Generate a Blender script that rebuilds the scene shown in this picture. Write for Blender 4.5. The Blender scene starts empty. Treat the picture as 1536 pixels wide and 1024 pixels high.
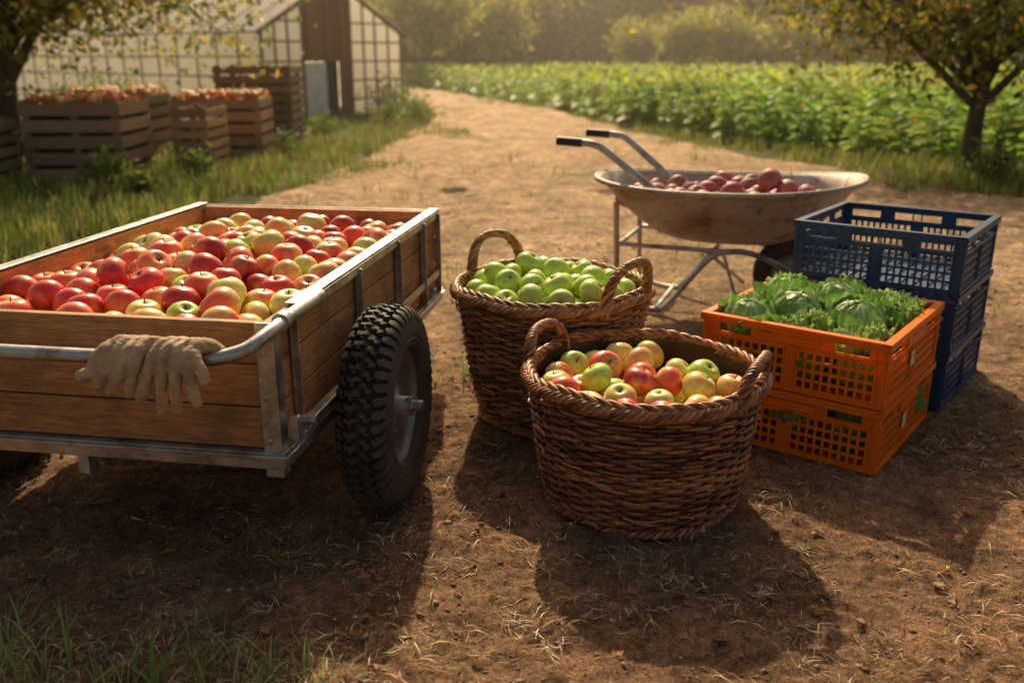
import bpy, math, random, numpy as np
from mathutils import Vector, noise, Matrix, Quaternion
rng=np.random.default_rng(7); random.seed(7)
sc=bpy.context.scene
PI=math.pi
# ------------------------------------------------------------ mesh builder
def rotz3(a):
    c,s=math.cos(a),math.sin(a); return np.array([[c,-s,0],[s,c,0],[0,0,1.]])
class MB:
    def __init__(s): s.V=[];s.C=[];s.F=[];s.n=0
    def add(s,V,F,mat=0,col=(1,1,1),smooth=False):
        V=np.asarray(V,float).reshape(-1,3); F=np.asarray(F,int)
        C=np.ones((len(V),4)); C[:,:3]=np.asarray(col,float)
        s.V.append(V); s.C.append(C); s.F.append((F+s.n,mat,smooth)); s.n+=len(V)
    def box(s,c,size,R=None,mat=0,col=(1,1,1)):
        h=np.array(size,float)/2
        V=np.array([[x,y,z] for x in(-1,1) for y in(-1,1) for z in(-1,1)],float)*h
        if R is not None: V=V@np.array(R).T
        V=V+np.array(c,float)
        s.add(V,[[0,1,3,2],[4,6,7,5],[0,4,5,1],[2,3,7,6],[0,2,6,4],[1,5,7,3]],mat,col)
    def bx(s,x0,x1,y0,y1,z0,z1,mat=0,col=(1,1,1)):
        s.box(((x0+x1)/2,(y0+y1)/2,(z0+z1)/2),(x1-x0,y1-y0,z1-z0),None,mat,col)
    def tube(s,P,r,sides=8,mat=0,col=(1,1,1),closed=False,flat=1.0,smooth=True,up=None):
        P=np.asarray(P,float); n=len(P); r=np.broadcast_to(np.asarray(r,float),(n,))
        T=(np.roll(P,-1,0)-np.roll(P,1,0)) if closed else np.gradient(P,axis=0)
        T/=np.linalg.norm(T,axis=1)[:,None]+1e-12
        if up is not None:
            N=np.cross(T,np.array(up,float)); N/=np.linalg.norm(N,axis=1)[:,None]+1e-9
        else:
            N=np.zeros_like(P); a=np.array([0,0,1.]) if abs(T[0,2])<.9 else np.array([1.,0,0])
            v=np.cross(T[0],a); v/=np.linalg.norm(v); N[0]=v
            for i in range(1,n):
                v=N[i-1]-T[i]*np.dot(N[i-1],T[i]); N[i]=v/(np.linalg.norm(v)+1e-9)
        B=np.cross(T,N)
        a=np.arange(sides)*2*PI/sides
        V=P[:,None,:]+r[:,None,None]*(np.cos(a)[None,:,None]*N[:,None,:]+flat*np.sin(a)[None,:,None]*B[:,None,:])
        i=np.arange(n if closed else n-1)[:,None]; k=np.arange(sides)[None,:]; j=(i+1)%n; k2=(k+1)%sides
        F=np.stack([i*sides+k,j*sides+k,j*sides+k2,i*sides+k2],-1).reshape(-1,4)
        V=V.reshape(-1,3)
        C=np.asarray(col,float)
        if C.ndim==2: C=np.repeat(C,sides,0)
        s.add(V,F,mat,C,smooth)
        if not closed:
            for e,sg in((0,1),(n-1,-1)):
                cc=C[0] if C.ndim==2 else C
                idx=[e*sides+q for q in range(sides)]
                VV=np.vstack([V[idx],P[e]])
                FF=[[q,(q+1)%sides,sides] for q in range(sides)]
                s.add(VV,FF,mat,cc,False)
    def revolve(s,prof,segs,R=None,o=(0,0,0),mat=0,col=(1,1,1),smooth=True):
        prof=np.array(prof,float); n=len(prof); a=np.arange(segs)*2*PI/segs
        V=np.stack([prof[:,0][:,None]*np.cos(a),prof[:,0][:,None]*np.sin(a),np.repeat(prof[:,1][:,None],segs,1)],-1).reshape(-1,3)
        if R is not None: V=V@np.array(R).T
        V=V+np.array(o,float)
        i=np.arange(n-1)[:,None]; k=np.arange(segs)[None,:]; k2=(k+1)%segs
        F=np.stack([i*segs+k,i*segs+k2,(i+1)*segs+k2,(i+1)*segs+k],-1).reshape(-1,4)
        s.add(V,F,mat,col,smooth)
    def grid(s,V,nu,nv,mat=0,col=(1,1,1),smooth=True,wrap=False):
        i=np.arange(nu if wrap else nu-1)[:,None]; k=np.arange(nv-1)[None,:]; i2=(i+1)%nu
        F=np.stack([i*nv+k,i2*nv+k,i2*nv+k+1,i*nv+k+1],-1).reshape(-1,4)
        s.add(V,F,mat,col,smooth)
    def build(s,name,mats,parent=None,loc=(0,0,0),rz=0,bevel=0):
        V=np.vstack(s.V); C=np.vstack(s.C)
        me=bpy.data.meshes.new(name); me.vertices.add(len(V)); me.vertices.foreach_set('co',V.ravel())
        li=np.concatenate([f.ravel() for f,_,_ in s.F]); tot=np.concatenate([np.full(len(f),f.shape[1]) for f,_,_ in s.F])
        st=np.concatenate([[0],np.cumsum(tot)[:-1]])
        me.loops.add(len(li)); me.loops.foreach_set('vertex_index',li.astype(np.int32))
        me.polygons.add(len(tot)); me.polygons.foreach_set('loop_start',st.astype(np.int32))
        for m in mats: me.materials.append(m)
        me.polygons.foreach_set('material_index',np.concatenate([np.full(len(f),m) for f,m,_ in s.F]).astype(np.int32))
        me.polygons.foreach_set('use_smooth',np.concatenate([np.full(len(f),sm) for f,_,sm in s.F]).astype(bool))
        me.update(calc_edges=True)
        ca=me.color_attributes.new('Col','FLOAT_COLOR','POINT'); ca.data.foreach_set('color',C.ravel())
        me.validate()
        ob=bpy.data.objects.new(name,me); sc.collection.objects.link(ob)
        ob.location=loc; ob.rotation_euler=(0,0,rz)
        if parent: ob.parent=parent
        if bevel:
            b=ob.modifiers.new('b','BEVEL'); b.width=bevel; b.segments=2; b.limit_method='ANGLE'
        return ob
def empty(name,loc=(0,0,0),rz=0):
    e=bpy.data.objects.new(name,None); sc.collection.objects.link(e); e.location=loc; e.rotation_euler=(0,0,rz); e.empty_display_size=.1; return e
def smoothpath(pts,n=8):
    P=np.array(pts,float); P=np.vstack([2*P[0]-P[1],P,2*P[-1]-P[-2]]); out=[]
    for i in range(1,len(P)-2):
        for t in np.arange(n)/n:
            a,b,c,d=P[i-1],P[i],P[i+1],P[i+2]
            out.append(.5*((2*b)+(c-a)*t+(2*a-5*b+4*c-d)*t*t+(-a+3*b-3*c+d)*t**3))
    out.append(P[-2]); return np.array(out)
# ------------------------------------------------------------ materials
def pmat(name,base=(.5,.5,.5),rough=.6,metal=0,attr=False,var=.25,vscale=8,bump=.1,bscale=60,bdist=.01,dirt=None,stretch=(1,1,1),transl=0,coat=0,spec=.5,rvar=0,dirt2=None,attr_off=False):
    m=bpy.data.materials.new(name); m.use_nodes=True; nt=m.node_tree; N=nt.nodes; L=nt.links
    p=N['Principled BSDF']; out=N['Material Output']
    tc=N.new('ShaderNodeTexCoord'); mp=N.new('ShaderNodeMapping'); mp.inputs['Scale'].default_value=stretch
    L.new(tc.outputs['Object'],mp.inputs['Vector'])
    at=N.new('ShaderNodeAttribute'); at.attribute_name='Col'
    if attr_off:
        sep=N.new('ShaderNodeVectorMath'); sep.operation='SCALE'; sep.inputs['Scale'].default_value=37.0
        L.new(at.outputs['Color'],sep.inputs[0]); L.new(sep.outputs[0],mp.inputs['Location'])
    n1=N.new('ShaderNodeTexNoise'); n1.inputs['Scale'].default_value=vscale; n1.inputs['Detail'].default_value=6; n1.inputs['Roughness'].default_value=.65
    L.new(mp.outputs[0],n1.inputs['Vector'])
    mr=N.new('ShaderNodeMapRange'); mr.inputs['From Min'].default_value=.28; mr.inputs['From Max'].default_value=.72
    mr.inputs['To Min'].default_value=1-var; mr.inputs['To Max'].default_value=1+var; L.new(n1.outputs['Fac'],mr.inputs['Value'])
    vm=N.new('ShaderNodeVectorMath'); vm.operation='SCALE'; L.new(mr.outputs[0],vm.inputs['Scale'])
    if attr: 
        vb=N.new('ShaderNodeVectorMath'); vb.operation='MULTIPLY'; vb.inputs[1].default_value=base; L.new(at.outputs['Color'],vb.inputs[0]); L.new(vb.outputs[0],vm.inputs[0])
    else: vm.inputs[0].default_value=base
    col=vm.outputs[0]
    for d in (dirt,dirt2):
        if d:
            dc,lo,hi,ds=d
            n2=N.new('ShaderNodeTexNoise'); n2.inputs['Scale'].default_value=ds; n2.inputs['Detail'].default_value=8; n2.inputs['Roughness'].default_value=.7
            L.new(tc.outputs['Object'],n2.inputs['Vector'])
            r2=N.new('ShaderNodeMapRange'); r2.inputs['From Min'].default_value=lo; r2.inputs['From Max'].default_value=hi; L.new(n2.outputs['Fac'],r2.inputs['Value'])
            mx=N.new('ShaderNodeMix'); mx.data_type='RGBA'; L.new(r2.outputs[0],mx.inputs['Factor']); L.new(col,mx.inputs['A']); mx.inputs['B'].default_value=(*dc,1); col=mx.outputs['Result']
    L.new(col,p.inputs['Base Color'])
    p.inputs['Roughness'].default_value=rough; p.inputs['Metallic'].default_value=metal; p.inputs['Coat Weight'].default_value=coat; p.inputs['Specular IOR Level'].default_value=spec
    if rvar:
        r3=N.new('ShaderNodeMapRange'); r3.inputs['To Min'].default_value=rough-rvar; r3.inputs['To Max'].default_value=rough+rvar; L.new(n1.outputs['Fac'],r3.inputs['Value']); L.new(r3.outputs[0],p.inputs['Roughness'])
    if bump:
        n3=N.new('ShaderNodeTexNoise'); n3.inputs['Scale'].default_value=bscale; n3.inputs['Detail'].default_value=5; L.new(mp.outputs[0],n3.inputs['Vector'])
        bp=N.new('ShaderNodeBump'); bp.inputs['Strength'].default_value=bump; bp.inputs['Distance'].default_value=bdist; L.new(n3.outputs['Fac'],bp.inputs['Height']); L.new(bp.outputs[0],p.inputs['Normal'])
    if transl:
        t=N.new('ShaderNodeBsdfTranslucent'); L.new(col,t.inputs['Color']); ms=N.new('ShaderNodeMixShader'); ms.inputs[0].default_value=transl
        L.new(p.outputs[0],ms.inputs[1]); L.new(t.outputs[0],ms.inputs[2]); L.new(ms.outputs[0],out.inputs['Surface'])
    return m
M={}
M['woodx']=pmat('wood_grain_x',(.48,.22,.08),.6,attr=True,var=.5,vscale=9,stretch=(1.2,14,14),bump=.5,bscale=16,bdist=.005,dirt=((.10,.05,.024),.46,.74,5),attr_off=True)
M['woody']=pmat('wood_grain_y',(.48,.22,.08),.6,attr=True,var=.5,vscale=9,stretch=(14,1.2,14),bump=.5,bscale=16,bdist=.005,dirt=((.10,.05,.024),.46,.74,5),attr_off=True)
M['steel']=pmat('galvanised_steel',(.44,.44,.43),.38,.85,var=.4,vscale=14,bump=.1,bscale=80,bdist=.002,rvar=.15,dirt=((.15,.10,.065),.50,.70,9))
M['rubber']=pmat('tyre_rubber',(.036,.033,.031),.7,attr=True,var=.35,vscale=14,bump=.3,bscale=90,bdist=.003)
M['rim']=pmat('painted_rim',(.34,.32,.30),.42,.5,var=.3,vscale=20,dirt=((.13,.08,.05),.46,.7,10),bump=.1)
M['apple']=pmat('apple_skin',(1,1,1),.3,attr=True,var=.18,vscale=60,bump=.04,bscale=40,bdist=.003,coat=.12)
M['stem']=pmat('stem',(.09,.05,.02),.8)
M['wick']=pmat('wicker_willow',(1,1,1),.42,attr=True,var=.45,vscale=70,bump=.4,bscale=160,bdist=.002,spec=.5)
M['orange']=pmat('orange_plastic',(.95,.23,.010),.36,attr=True,var=.1,vscale=10,bump=.06,bscale=60,bdist=.002,dirt=((.42,.14,.04),.58,.9,11),transl=.25)
M['blue']=pmat('blue_plastic',(.024,.062,.15),.42,attr=True,var=.15,vscale=10,bump=.06,bscale=60,bdist=.002,dirt=((.12,.11,.10),.58,.95,13),spec=.4)
M['label']=pmat('label',(.6,.55,.3),.5)
M['lettuce']=pmat('lettuce_leaf',(1,1,1),.45,attr=True,var=.22,vscale=30,bump=.6,bscale=40,bdist=.008,transl=.3)
M['tray']=pmat('galvanised_tray',(.46,.42,.36),.5,.12,var=.32,vscale=8,bump=.15,bscale=30,bdist=.004,dirt=((.22,.11,.052),.44,.66,4),dirt2=((.12,.065,.038),.53,.70,13))
M['beet']=pmat('beet_skin',(1,1,1),.55,attr=True,var=.35,vscale=40,bump=.3,bscale=50,bdist=.004)
M['grip']=pmat('grip',(.015,.015,.017),.5)
M['glove']=pmat('glove_cloth',(.52,.365,.22),.9,var=.25,vscale=25,bump=.7,bscale=55,bdist=.006,dirt=((.28,.175,.095),.45,.75,18))
M['palw']=pmat('pallet_wood',(.31,.19,.105),.8,attr=True,var=.4,vscale=6,stretch=(2,2,9),bump=.3,bscale=14,bdist=.01)
M['leaf']=pmat('leaf',(1,1,1),.5,attr=True,var=.3,vscale=3,bump=0,transl=.55)
M['grass']=pmat('grass_blade',(1,1,1),.5,attr=True,var=.3,vscale=3,bump=0,transl=.5)
M['bark']=pmat('bark',(.09,.06,.042),.9,var=.4,vscale=8,stretch=(3,3,.6),bump=.8,bscale=14,bdist=.03)
M['straw']=pmat('straw',(1,1,1),.8,attr=True,var=.3,vscale=60,bump=0)
M['stone']=pmat('stone',(1,1,1),.9,attr=True,var=.3,vscale=40,bump=.3,bscale=80,bdist=.003)
M['poly']=pmat('greenhouse_film',(.92,.88,.78),.4,var=.08,vscale=1.2,bump=.2,bscale=2,bdist=.05,transl=.68,dirt=((.70,.63,.50),.6,.9,.9))
M['frame']=pmat('greenhouse_frame',(.12,.105,.09),.6)
M['brown']=pmat('brown_boards',(.22,.10,.055),.8,attr=True,var=.3,stretch=(8,8,1),vscale=4,bump=.3)
M['door']=pmat('white_door',(.7,.7,.67),.6)
M['dark']=pmat('painted_interior_shade',(.03,.025,.02),.9)  # near-black colour stands in for shade in the doorway and crates
M['hill']=pmat('forest_floor',(.05,.065,.025),.95,var=.5,vscale=.4,bump=0)
def soil(name,near,far,y0,y1,greens=None):
    m=bpy.data.materials.new(name); m.use_nodes=True; nt=m.node_tree; N=nt.nodes; L=nt.links; p=N['Principled BSDF']
    tc=N.new('ShaderNodeTexCoord')
    def nz(s,d=6,r=.6,dist=0):
        n=N.new('ShaderNodeTexNoise'); n.inputs['Scale'].default_value=s; n.inputs['Detail'].default_value=d; n.inputs['Roughness'].default_value=r; n.inputs['Distortion'].default_value=dist; L.new(tc.outputs['Object'],n.inputs['Vector']); return n.outputs['Fac']
    def mr(v,a,b,c=0,d=1):
        r=N.new('ShaderNodeMapRange'); r.inputs['From Min'].default_value=a; r.inputs['From Max'].default_value=b; r.inputs['To Min'].default_value=c; r.inputs['To Max'].default_value=d; L.new(v,r.inputs['Value']); return r.outputs[0]
    def mix(f,a,b):
        x=N.new('ShaderNodeMix'); x.data_type='RGBA'; L.new(f,x.inputs['Factor'])
        for k,v in(('A',a),('B',b)):
            if isinstance(v,tuple): x.inputs[k].default_value=(*v,1)
            else: L.new(v,x.inputs[k])
        return x.outputs['Result']
    def mul(c,f):
        v=N.new('ShaderNodeVectorMath'); v.operation='SCALE'; L.new(c,v.inputs[0]); L.new(f,v.inputs['Scale']); return v.outputs[0]
    sp=N.new('ShaderNodeSeparateXYZ'); L.new(tc.outputs['Object'],sp.inputs[0])
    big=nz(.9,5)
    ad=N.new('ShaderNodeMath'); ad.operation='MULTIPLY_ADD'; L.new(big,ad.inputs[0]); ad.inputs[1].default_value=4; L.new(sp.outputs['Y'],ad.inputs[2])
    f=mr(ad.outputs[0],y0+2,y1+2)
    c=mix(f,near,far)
    c=mul(c,mr(nz(1.3,8,.7,.6),.35,.65,.62,1.3)); c=mul(c,mr(nz(7,8,.75,.4),.36,.64,.58,1.34)); c=mul(c,mr(nz(34,8,.8),.38,.62,.50,1.5)); c=mul(c,mr(nz(140,5,.8),.38,.62,.50,1.55))
    c=mix(mr(nz(2.6,9,.78,.5),.53,.62,0,.6),c,(near[0]*.38,near[1]*.36,near[2]*.38))
    c=mix(mr(nz(4.1,9,.8,.2),.57,.66,0,.5),c,(far[0]*.85,far[1]*.85,far[2]*.85))
    vo=N.new('ShaderNodeTexVoronoi'); vo.inputs['Scale'].default_value=60; L.new(tc.outputs['Object'],vo.inputs['Vector'])
    c=mix(mr(vo.outputs['Distance'],.12,.2,.65,0),c,(near[0]*1.8,near[1]*1.95,near[2]*2.2))
    if greens: c=mix(mr(nz(1.7,6),.42,.55),c,greens)
    L.new(c,p.inputs['Base Color']); p.inputs['Roughness'].default_value=.95; p.inputs['Specular IOR Level'].default_value=.25
    b1=N.new('ShaderNodeBump'); b1.inputs['Strength'].default_value=1; b1.inputs['Distance'].default_value=.06; L.new(nz(11,10,.78,.3),b1.inputs['Height'])
    b2=N.new('ShaderNodeBump'); b2.inputs['Strength'].default_value=1; b2.inputs['Distance'].default_value=.015; L.new(nz(65,7,.8),b2.inputs['Height']); L.new(b1.outputs[0],b2.inputs['Normal'])
    L.new(b2.outputs[0],p.inputs['Normal']); return m
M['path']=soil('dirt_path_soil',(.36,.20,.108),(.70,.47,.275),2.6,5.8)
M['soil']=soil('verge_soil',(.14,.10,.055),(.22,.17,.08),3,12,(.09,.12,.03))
# ------------------------------------------------------------ ground
def gz(x,y):
    z=.016*noise.noise((x*1.1,y*1.1,0))+.011*noise.noise((x*4.3,y*4.3,3))+.012*noise.noise((x*12,y*12,7))+.008*noise.noise((x*29,y*29,9))
    rut=0
    if y>3.5:
        cx=(np.interp(y,lY,lX)+np.interp(y,lY,rX))/2 if y>9 else .0+.02*y
        for o in(-.75,.75): rut-=.045*math.exp(-((x-cx-o+.15*noise.noise((y*.4,3,1)))/.16)**2)*min(1,(y-3.5)/3)
    return z+rut
lY=[-2,1,4,5.5,8.7,12,17,22.5,30,36,45,60]; lX=[-4.8,-4.6,-4.2,-3.3,-2.5,-2.1,-1.75,-2.0,-3.3,-4.6,-9,-20]
rX=[5.2,5.2,6.2,6.2,4.9,3.5,2.1,1.3,-.9,-2.6,-6,-16]
mb=MB(); n=41; g=np.linspace(-1,1,n); g=np.sign(g)*np.abs(g)**2.5*500
X,Y=np.meshgrid(g,g+0,indexing='ij'); mb.grid(np.stack([X,Y+40,np.full_like(X,-.065)],-1),n,n)
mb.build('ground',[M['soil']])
ys=np.concatenate([np.linspace(-1.5,1.1,12)[:-1],np.linspace(1.1,4.2,420)[:-1],np.linspace(4.2,12,190)[:-1],np.linspace(12,58,130)])
nu=600; mb=MB(); V=[]
us=np.linspace(-1,1,nu); UU=np.sign(us)*np.abs(us)**1.35; EE=np.minimum(1,(1-np.abs(us))*12)
for y in ys:
    a=np.interp(y,lY,lX); b=np.interp(y,lY,rX)
    a+=.35*noise.noise((y*.7,1,5))+.12*noise.noise((y*3,2,5)); b+=.35*noise.noise((y*.7,9,5))+.12*noise.noise((y*3,8,5))
    for uu,e in zip(UU,EE):
        x=(a+b)/2+(b-a)/2*uu
        V.append((x,y,gz(x,y)*e-.095*(1-e)))
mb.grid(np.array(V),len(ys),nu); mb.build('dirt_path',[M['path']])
def in_path(x,y,mg=0):
    return np.interp(y,lY,lX)-mg<x<np.interp(y,lY,rX)+mg
def quads(mb,C,s,asp,col,flat=False,mat=0,bend=.25):
    n=len(C); a=rng.normal(size=(n,3)); 
    if flat: a[:,2]*=.1
    a/=np.linalg.norm(a,axis=1)[:,None]
    b=rng.normal(size=(n,3))
    if flat: b[:,2]*=.1
    b-=a*(a*b).sum(1)[:,None]; b/=np.linalg.norm(b,axis=1)[:,None]; nn=np.cross(a,b)
    s=np.broadcast_to(s,(n,))[:,None]; A=a*s; B=b*s*asp; Nn=nn*s*bend
    V=np.stack([C-A,C+B-A*.1+Nn,C+A,C-B-A*.1+Nn],1).reshape(-1,3)
    F=np.arange(4*n).reshape(n,4); mb.add(V,F,mat,np.repeat(col,4,0),False)
def jcol(base,n,v=.25,hv=.1):
    base=np.array(base,float)
    if base.ndim==2: base=base[rng.integers(0,len(base),n)]
    else: base=np.repeat(base[None],n,0)
    return base*(1+rng.uniform(-v,v,(n,1)))*(1+rng.uniform(-hv,hv,(n,3)))
def blades(mb,x,y,z,h,w,col,lean=.5):
    n=len(x); az=rng.uniform(0,2*PI,n); d=np.stack([np.cos(az),np.sin(az),np.zeros(n)],-1); p=np.stack([-np.sin(az),np.cos(az),np.zeros(n)],-1)
    if np.ndim(w)==0: w=np.full(n,w)
    base=np.stack([x,y,z],-1); ln=rng.uniform(.1,1,n)*lean; V=[]
    for t,ww in((0,1),(.4,.9),(.75,.6),(1,.05)):
        c=base+d*(h*ln*t*t)[:,None]+np.array([0,0,1])*(h*(t-.35*ln*t*t*t))[:,None]
        V.append(c-p*(w*ww)[:,None]); V.append(c+p*(w*ww)[:,None])
    V=np.stack(V,1).reshape(-1,3); b=np.arange(n)[:,None,None]*8; q=np.array([[0,1,3,2],[2,3,5,4],[4,5,7,6]])[None]
    mb.add(V,(b+q).reshape(-1,4),0,np.repeat(col,8,0),True)
# straw, leaves, pebbles
mb=MB()
n=46000; y=1.2+rng.random(n)**1.5*5.5; x=rng.uniform(-1,1,n)*(.75*y+.3)
dens=np.array([noise.noise((a*2.1,b*2.1,11))+.5*noise.noise((a*6,b*6,12)) for a,b in zip(x,y)]); k=dens+rng.uniform(-.25,.25,n)>.10; x=x[k];y=y[k]
C=np.stack([x,y,[gz(a,b)+.005 for a,b in zip(x,y)]],-1)
quads(mb,C,rng.uniform(.007,.036,len(C)),.055,jcol([(.55,.39,.20),(.66,.50,.29),(.17,.09,.05),(.30,.18,.09),(.24,.13,.07)],len(C)),True)
# matted dry-grass clumps
for q in range(230):
    cy=1.25+random.random()**1.3*3.8; cx=random.uniform(-1,1)*(.62*cy+.1)
    if noise.noise((cx*1.6,cy*1.6,21))<-.05: continue
    nn=random.randint(8,22); s=random.uniform(.02,.05); px=cx+rng.normal(0,s,nn); py=cy+rng.normal(0,s,nn)
    C=np.stack([px,py,[gz(a,b)+.010+random.random()*.008 for a,b in zip(px,py)]],-1)
    quads(mb,C,rng.uniform(.015,.042,nn),.04,jcol([(.52,.37,.20),(.62,.47,.28),(.28,.17,.09)],nn),True)
mb.build('straw_litter',[M['straw']])
mb=MB(); n=300; y=1.3+rng.random(n)**1.4*6; x=rng.uniform(-1,1,n)*(.75*y+.3)
C=np.stack([x,y,[gz(a,b)+.010 for a,b in zip(x,y)]],-1)
for q in(0,1,2):
    quads(mb,C+rng.normal(0,.005,(n,3))*[1,1,.3],rng.uniform(.007,.024,n),.6,jcol([(.42,.22,.09),(.56,.35,.15),(.26,.13,.06)],n,.2,.05),True)
mb.build('fallen_leaves',[M['leaf']])
mb=MB(); n=17000; y=1.2+rng.random(n)**1.6*6.5; x=rng.uniform(-1,1,n)*(.75*y+.3)
Ob=np.array([[1,0,0],[0,1,0],[-1,0,0],[0,-1,0],[0,0,.7],[0,0,-.5]],float); Fb=[[0,1,4],[1,2,4],[2,3,4],[3,0,4],[1,0,5],[2,1,5],[3,2,5],[0,3,5]]
for a,b in zip(x,y):
    r=random.uniform(.0015,.005)*(2.6 if random.random()<.06 else 1); ph=rng.uniform(.6,1.25,(6,1))
    O=(Ob*ph*r)@rotz3(random.random()*6).T+np.array([a,b,gz(a,b)+r*.2])
    c=np.array(random.choice([(.30,.17,.10),(.40,.26,.16),(.17,.095,.055),(.24,.14,.08),(.48,.36,.24)]))
    mb.add(O,Fb,0,c,True)
mb.build('pebbles',[M['stone']])
GC=[(.12,.19,.03),(.18,.24,.04),(.26,.27,.06),(.34,.28,.10)]
mb=MB(); xs=[];yy=[]
tries=0
while len(xs)<4800 and tries<80000:
    tries+=1; y=3.5+random.random()**1.4*26; x=random.uniform(-.68*y-1,.68*y+1)
    e=noise.noise((x*.6,y*.6,2))
    if in_path(x,y,-.35-e*1.3): 
        if random.random()>.008: continue
    if x>np.interp(y,[9,10.9,12.9,17.3,22,30,36],[8,6.2,4,2.4,1.7,-.3,-2.4])+.6 and y>9: continue
    if noise.noise((x*1.5,y*1.5,6))+random.uniform(-.4,.4)<-.1: continue
    xs.append(x);yy.append(y)
k=13; X=np.repeat(xs,k)+rng.normal(0,.07,len(xs)*k); Y=np.repeat(yy,k)+rng.normal(0,.07,len(xs)*k)
blades(mb,X,Y,np.full(len(X),-.06),rng.uniform(.06,.22,len(X)),rng.uniform(.004,.009,len(X)),jcol(GC,len(X)))
mb.build('verge_grass',[M['grass']])
mb=MB()
for cx,cy,nn,hh in[(-1.0,1.62,34,.16),(-.86,1.55,30,.13),(-.74,1.60,30,.13),(-.62,1.66,26,.11),(-.5,1.62,34,.12),(-.42,1.58,24,.09),(-1.1,1.7,26,.13),(-.7,1.78,12,.08),(-1.15,1.5,24,.12),(-.33,1.63,10,.07),(-.9,1.95,10,.06),(-1.5,2.2,20,.1),(-.55,1.52,26,.11)]:
    blades(mb,cx+rng.normal(0,.04,nn),cy+rng.normal(0,.04,nn),np.full(nn,-.008),rng.uniform(.5,1.2,nn)*hh,rng.uniform(.0016,.003,nn),jcol([(.22,.31,.08),(.3,.38,.12),(.42,.42,.2)],nn),1.1)
mb.build('grass_tuft',[M['grass']])
# ------------------------------------------------------------ packing + apples
def pack(n,clamp,floor,rads,start,iters=170):
    P=start(n); R=rads
    for it in range(iters):
        if it<iters-25: P[:,2]-=.008
        for _ in range(2):
            D=P[:,None]-P[None]; d=np.sqrt((D**2).sum(-1))+1e-9; np.fill_diagonal(d,9)
            ov=np.clip((R[:,None]+R[None])*.97-d,0,None)
            P=P+(D/d[...,None]*(ov*.42)[...,None]).sum(1)
        P=clamp(P,R); fl=floor(P)+R; P[:,2]=np.maximum(P[:,2],fl)
    return P
SEG,RNG=22,15
ph=np.linspace(.02,PI-.02,RNG); r_=np.sin(ph)*(1+.07*np.cos(ph)); z_=.9*np.cos(ph)
z_=z_-.30*np.exp(-(r_/.26)**2)*(np.cos(ph)>0)+.20*np.exp(-(r_/.22)**2)*(np.cos(ph)<0)
th=np.arange(SEG)*2*PI/SEG
AV=np.stack([r_[:,None]*np.cos(th),r_[:,None]*np.sin(th),np.repeat(z_[:,None],SEG,1)],-1).reshape(-1,3)
_i=np.arange(RNG-1)[:,None];_k=np.arange(SEG)[None]
AF=np.stack([_i*SEG+_k,(_i+1)*SEG+_k,(_i+1)*SEG+(_k+1)%SEG,_i*SEG+(_k+1)%SEG],-1).reshape(-1,4)
ATH=np.tile(th,RNG); APH=np.repeat(ph,SEG)
def randrot(tilt=None):
    if tilt is None:
        q=rng.normal(size=4); q/=np.linalg.norm(q); return np.array(Quaternion(q).to_matrix())
    a=random.random()*2*PI; ax=Vector((math.cos(a),math.sin(a),0))
    return np.array(Matrix.Rotation(random.gauss(0,tilt),3,ax))@rotz3(random.random()*6)
def apple(mb,c,r,kind):
    R=randrot(1.0); D=rng.normal(size=3); D/=np.linalg.norm(D); D[2]=abs(D[2])*.6
    if kind=='green': base=np.array([.50,.64,.10])*random.uniform(.85,1.12); amt=-1.2; red=np.array([.6,.6,.08])
    elif kind=='yg': base=np.array([.72,.67,.18])*random.uniform(.88,1.08); amt=-.45; red=np.array([.88,.34,.10])
    elif kind=='mix': base=np.array([.88,.54,.17])*random.uniform(.9,1.05); amt=.22; red=np.array([.82,.12,.055])
    else: base=np.array([.76,.26,.09]); amt=.80; red=np.array([.62,.040,.035])*random.uniform(.7,1.2)
    Vn=AV/np.linalg.norm(AV,axis=1)[:,None]
    s1,s2=random.random()*6,random.random()*6
    streak=.22*np.sin(ATH*7+s1)+.16*np.sin(ATH*11+s2+APH)+.16*rng.normal(size=len(AV))
    f=Vn@D+amt+streak*.8; f=np.clip((f+.25)/.9,0,1); f=f*f*(3-2*f)
    f*=1-.75*np.exp(-(APH/.35)**2)
    col=base*(1-f[:,None])+red*f[:,None]
    st=np.exp(-(APH/.2)**2)[:,None]; col=col*(1-.6*st)+np.array([.2,.16,.05])*.6*st
    V=(AV*np.array([random.uniform(.95,1.05),random.uniform(.95,1.05),random.uniform(.92,1.04)]))@R.T*r+c
    mb.add(V,AF,0,col,True)
    P=np.array([[0,0,.5],[.04,0,.72],[.12,.03,.92]])@R.T*r+c; mb.tube(P,r*.035,5,1,(1,1,1))
def kinds(ws): return random.choices(['green','yg','mix','red'],ws)[0]
# ------------------------------------------------------------ cart
CL=(-.56,2.02,0); CR=math.radians(-9)
cart=empty('handcart',CL,CR)
W,Lc,Z0,Z1=1.0,1.62,.345,.66
mw=MB()
def rc(): return jcol((1,1,1),1,.28,.06)[0]
hts=[(Z0,.448),(.452,.556),(.560,Z1)]
for a,b in hts:
    mw.bx(-W+.03,-.03,0,.024,a,b,0,rc()); mw.bx(-W+.03,-.03,Lc-.024,Lc,a,b,0,rc())
for a,b in hts:
    mw.bx(-.026,-.002,.0,Lc,a,b,1,rc()); mw.bx(-W+.002,-W+.026,.0,Lc,a,b,1,rc())
mw.bx(-W+.03,-.03,.03,Lc-.03,Z0,Z0+.02,1,rc())
mw.build('wooden_box',[M['woodx'],M['woody']],cart,bevel=.003)
ms=MB()
zf=.300
ms.bx(-W-.02,.02,-.022,.018,zf,Z0-.003); ms.bx(-W-.02,.02,Lc-.018,Lc+.022,zf,Z0-.003)
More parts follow.
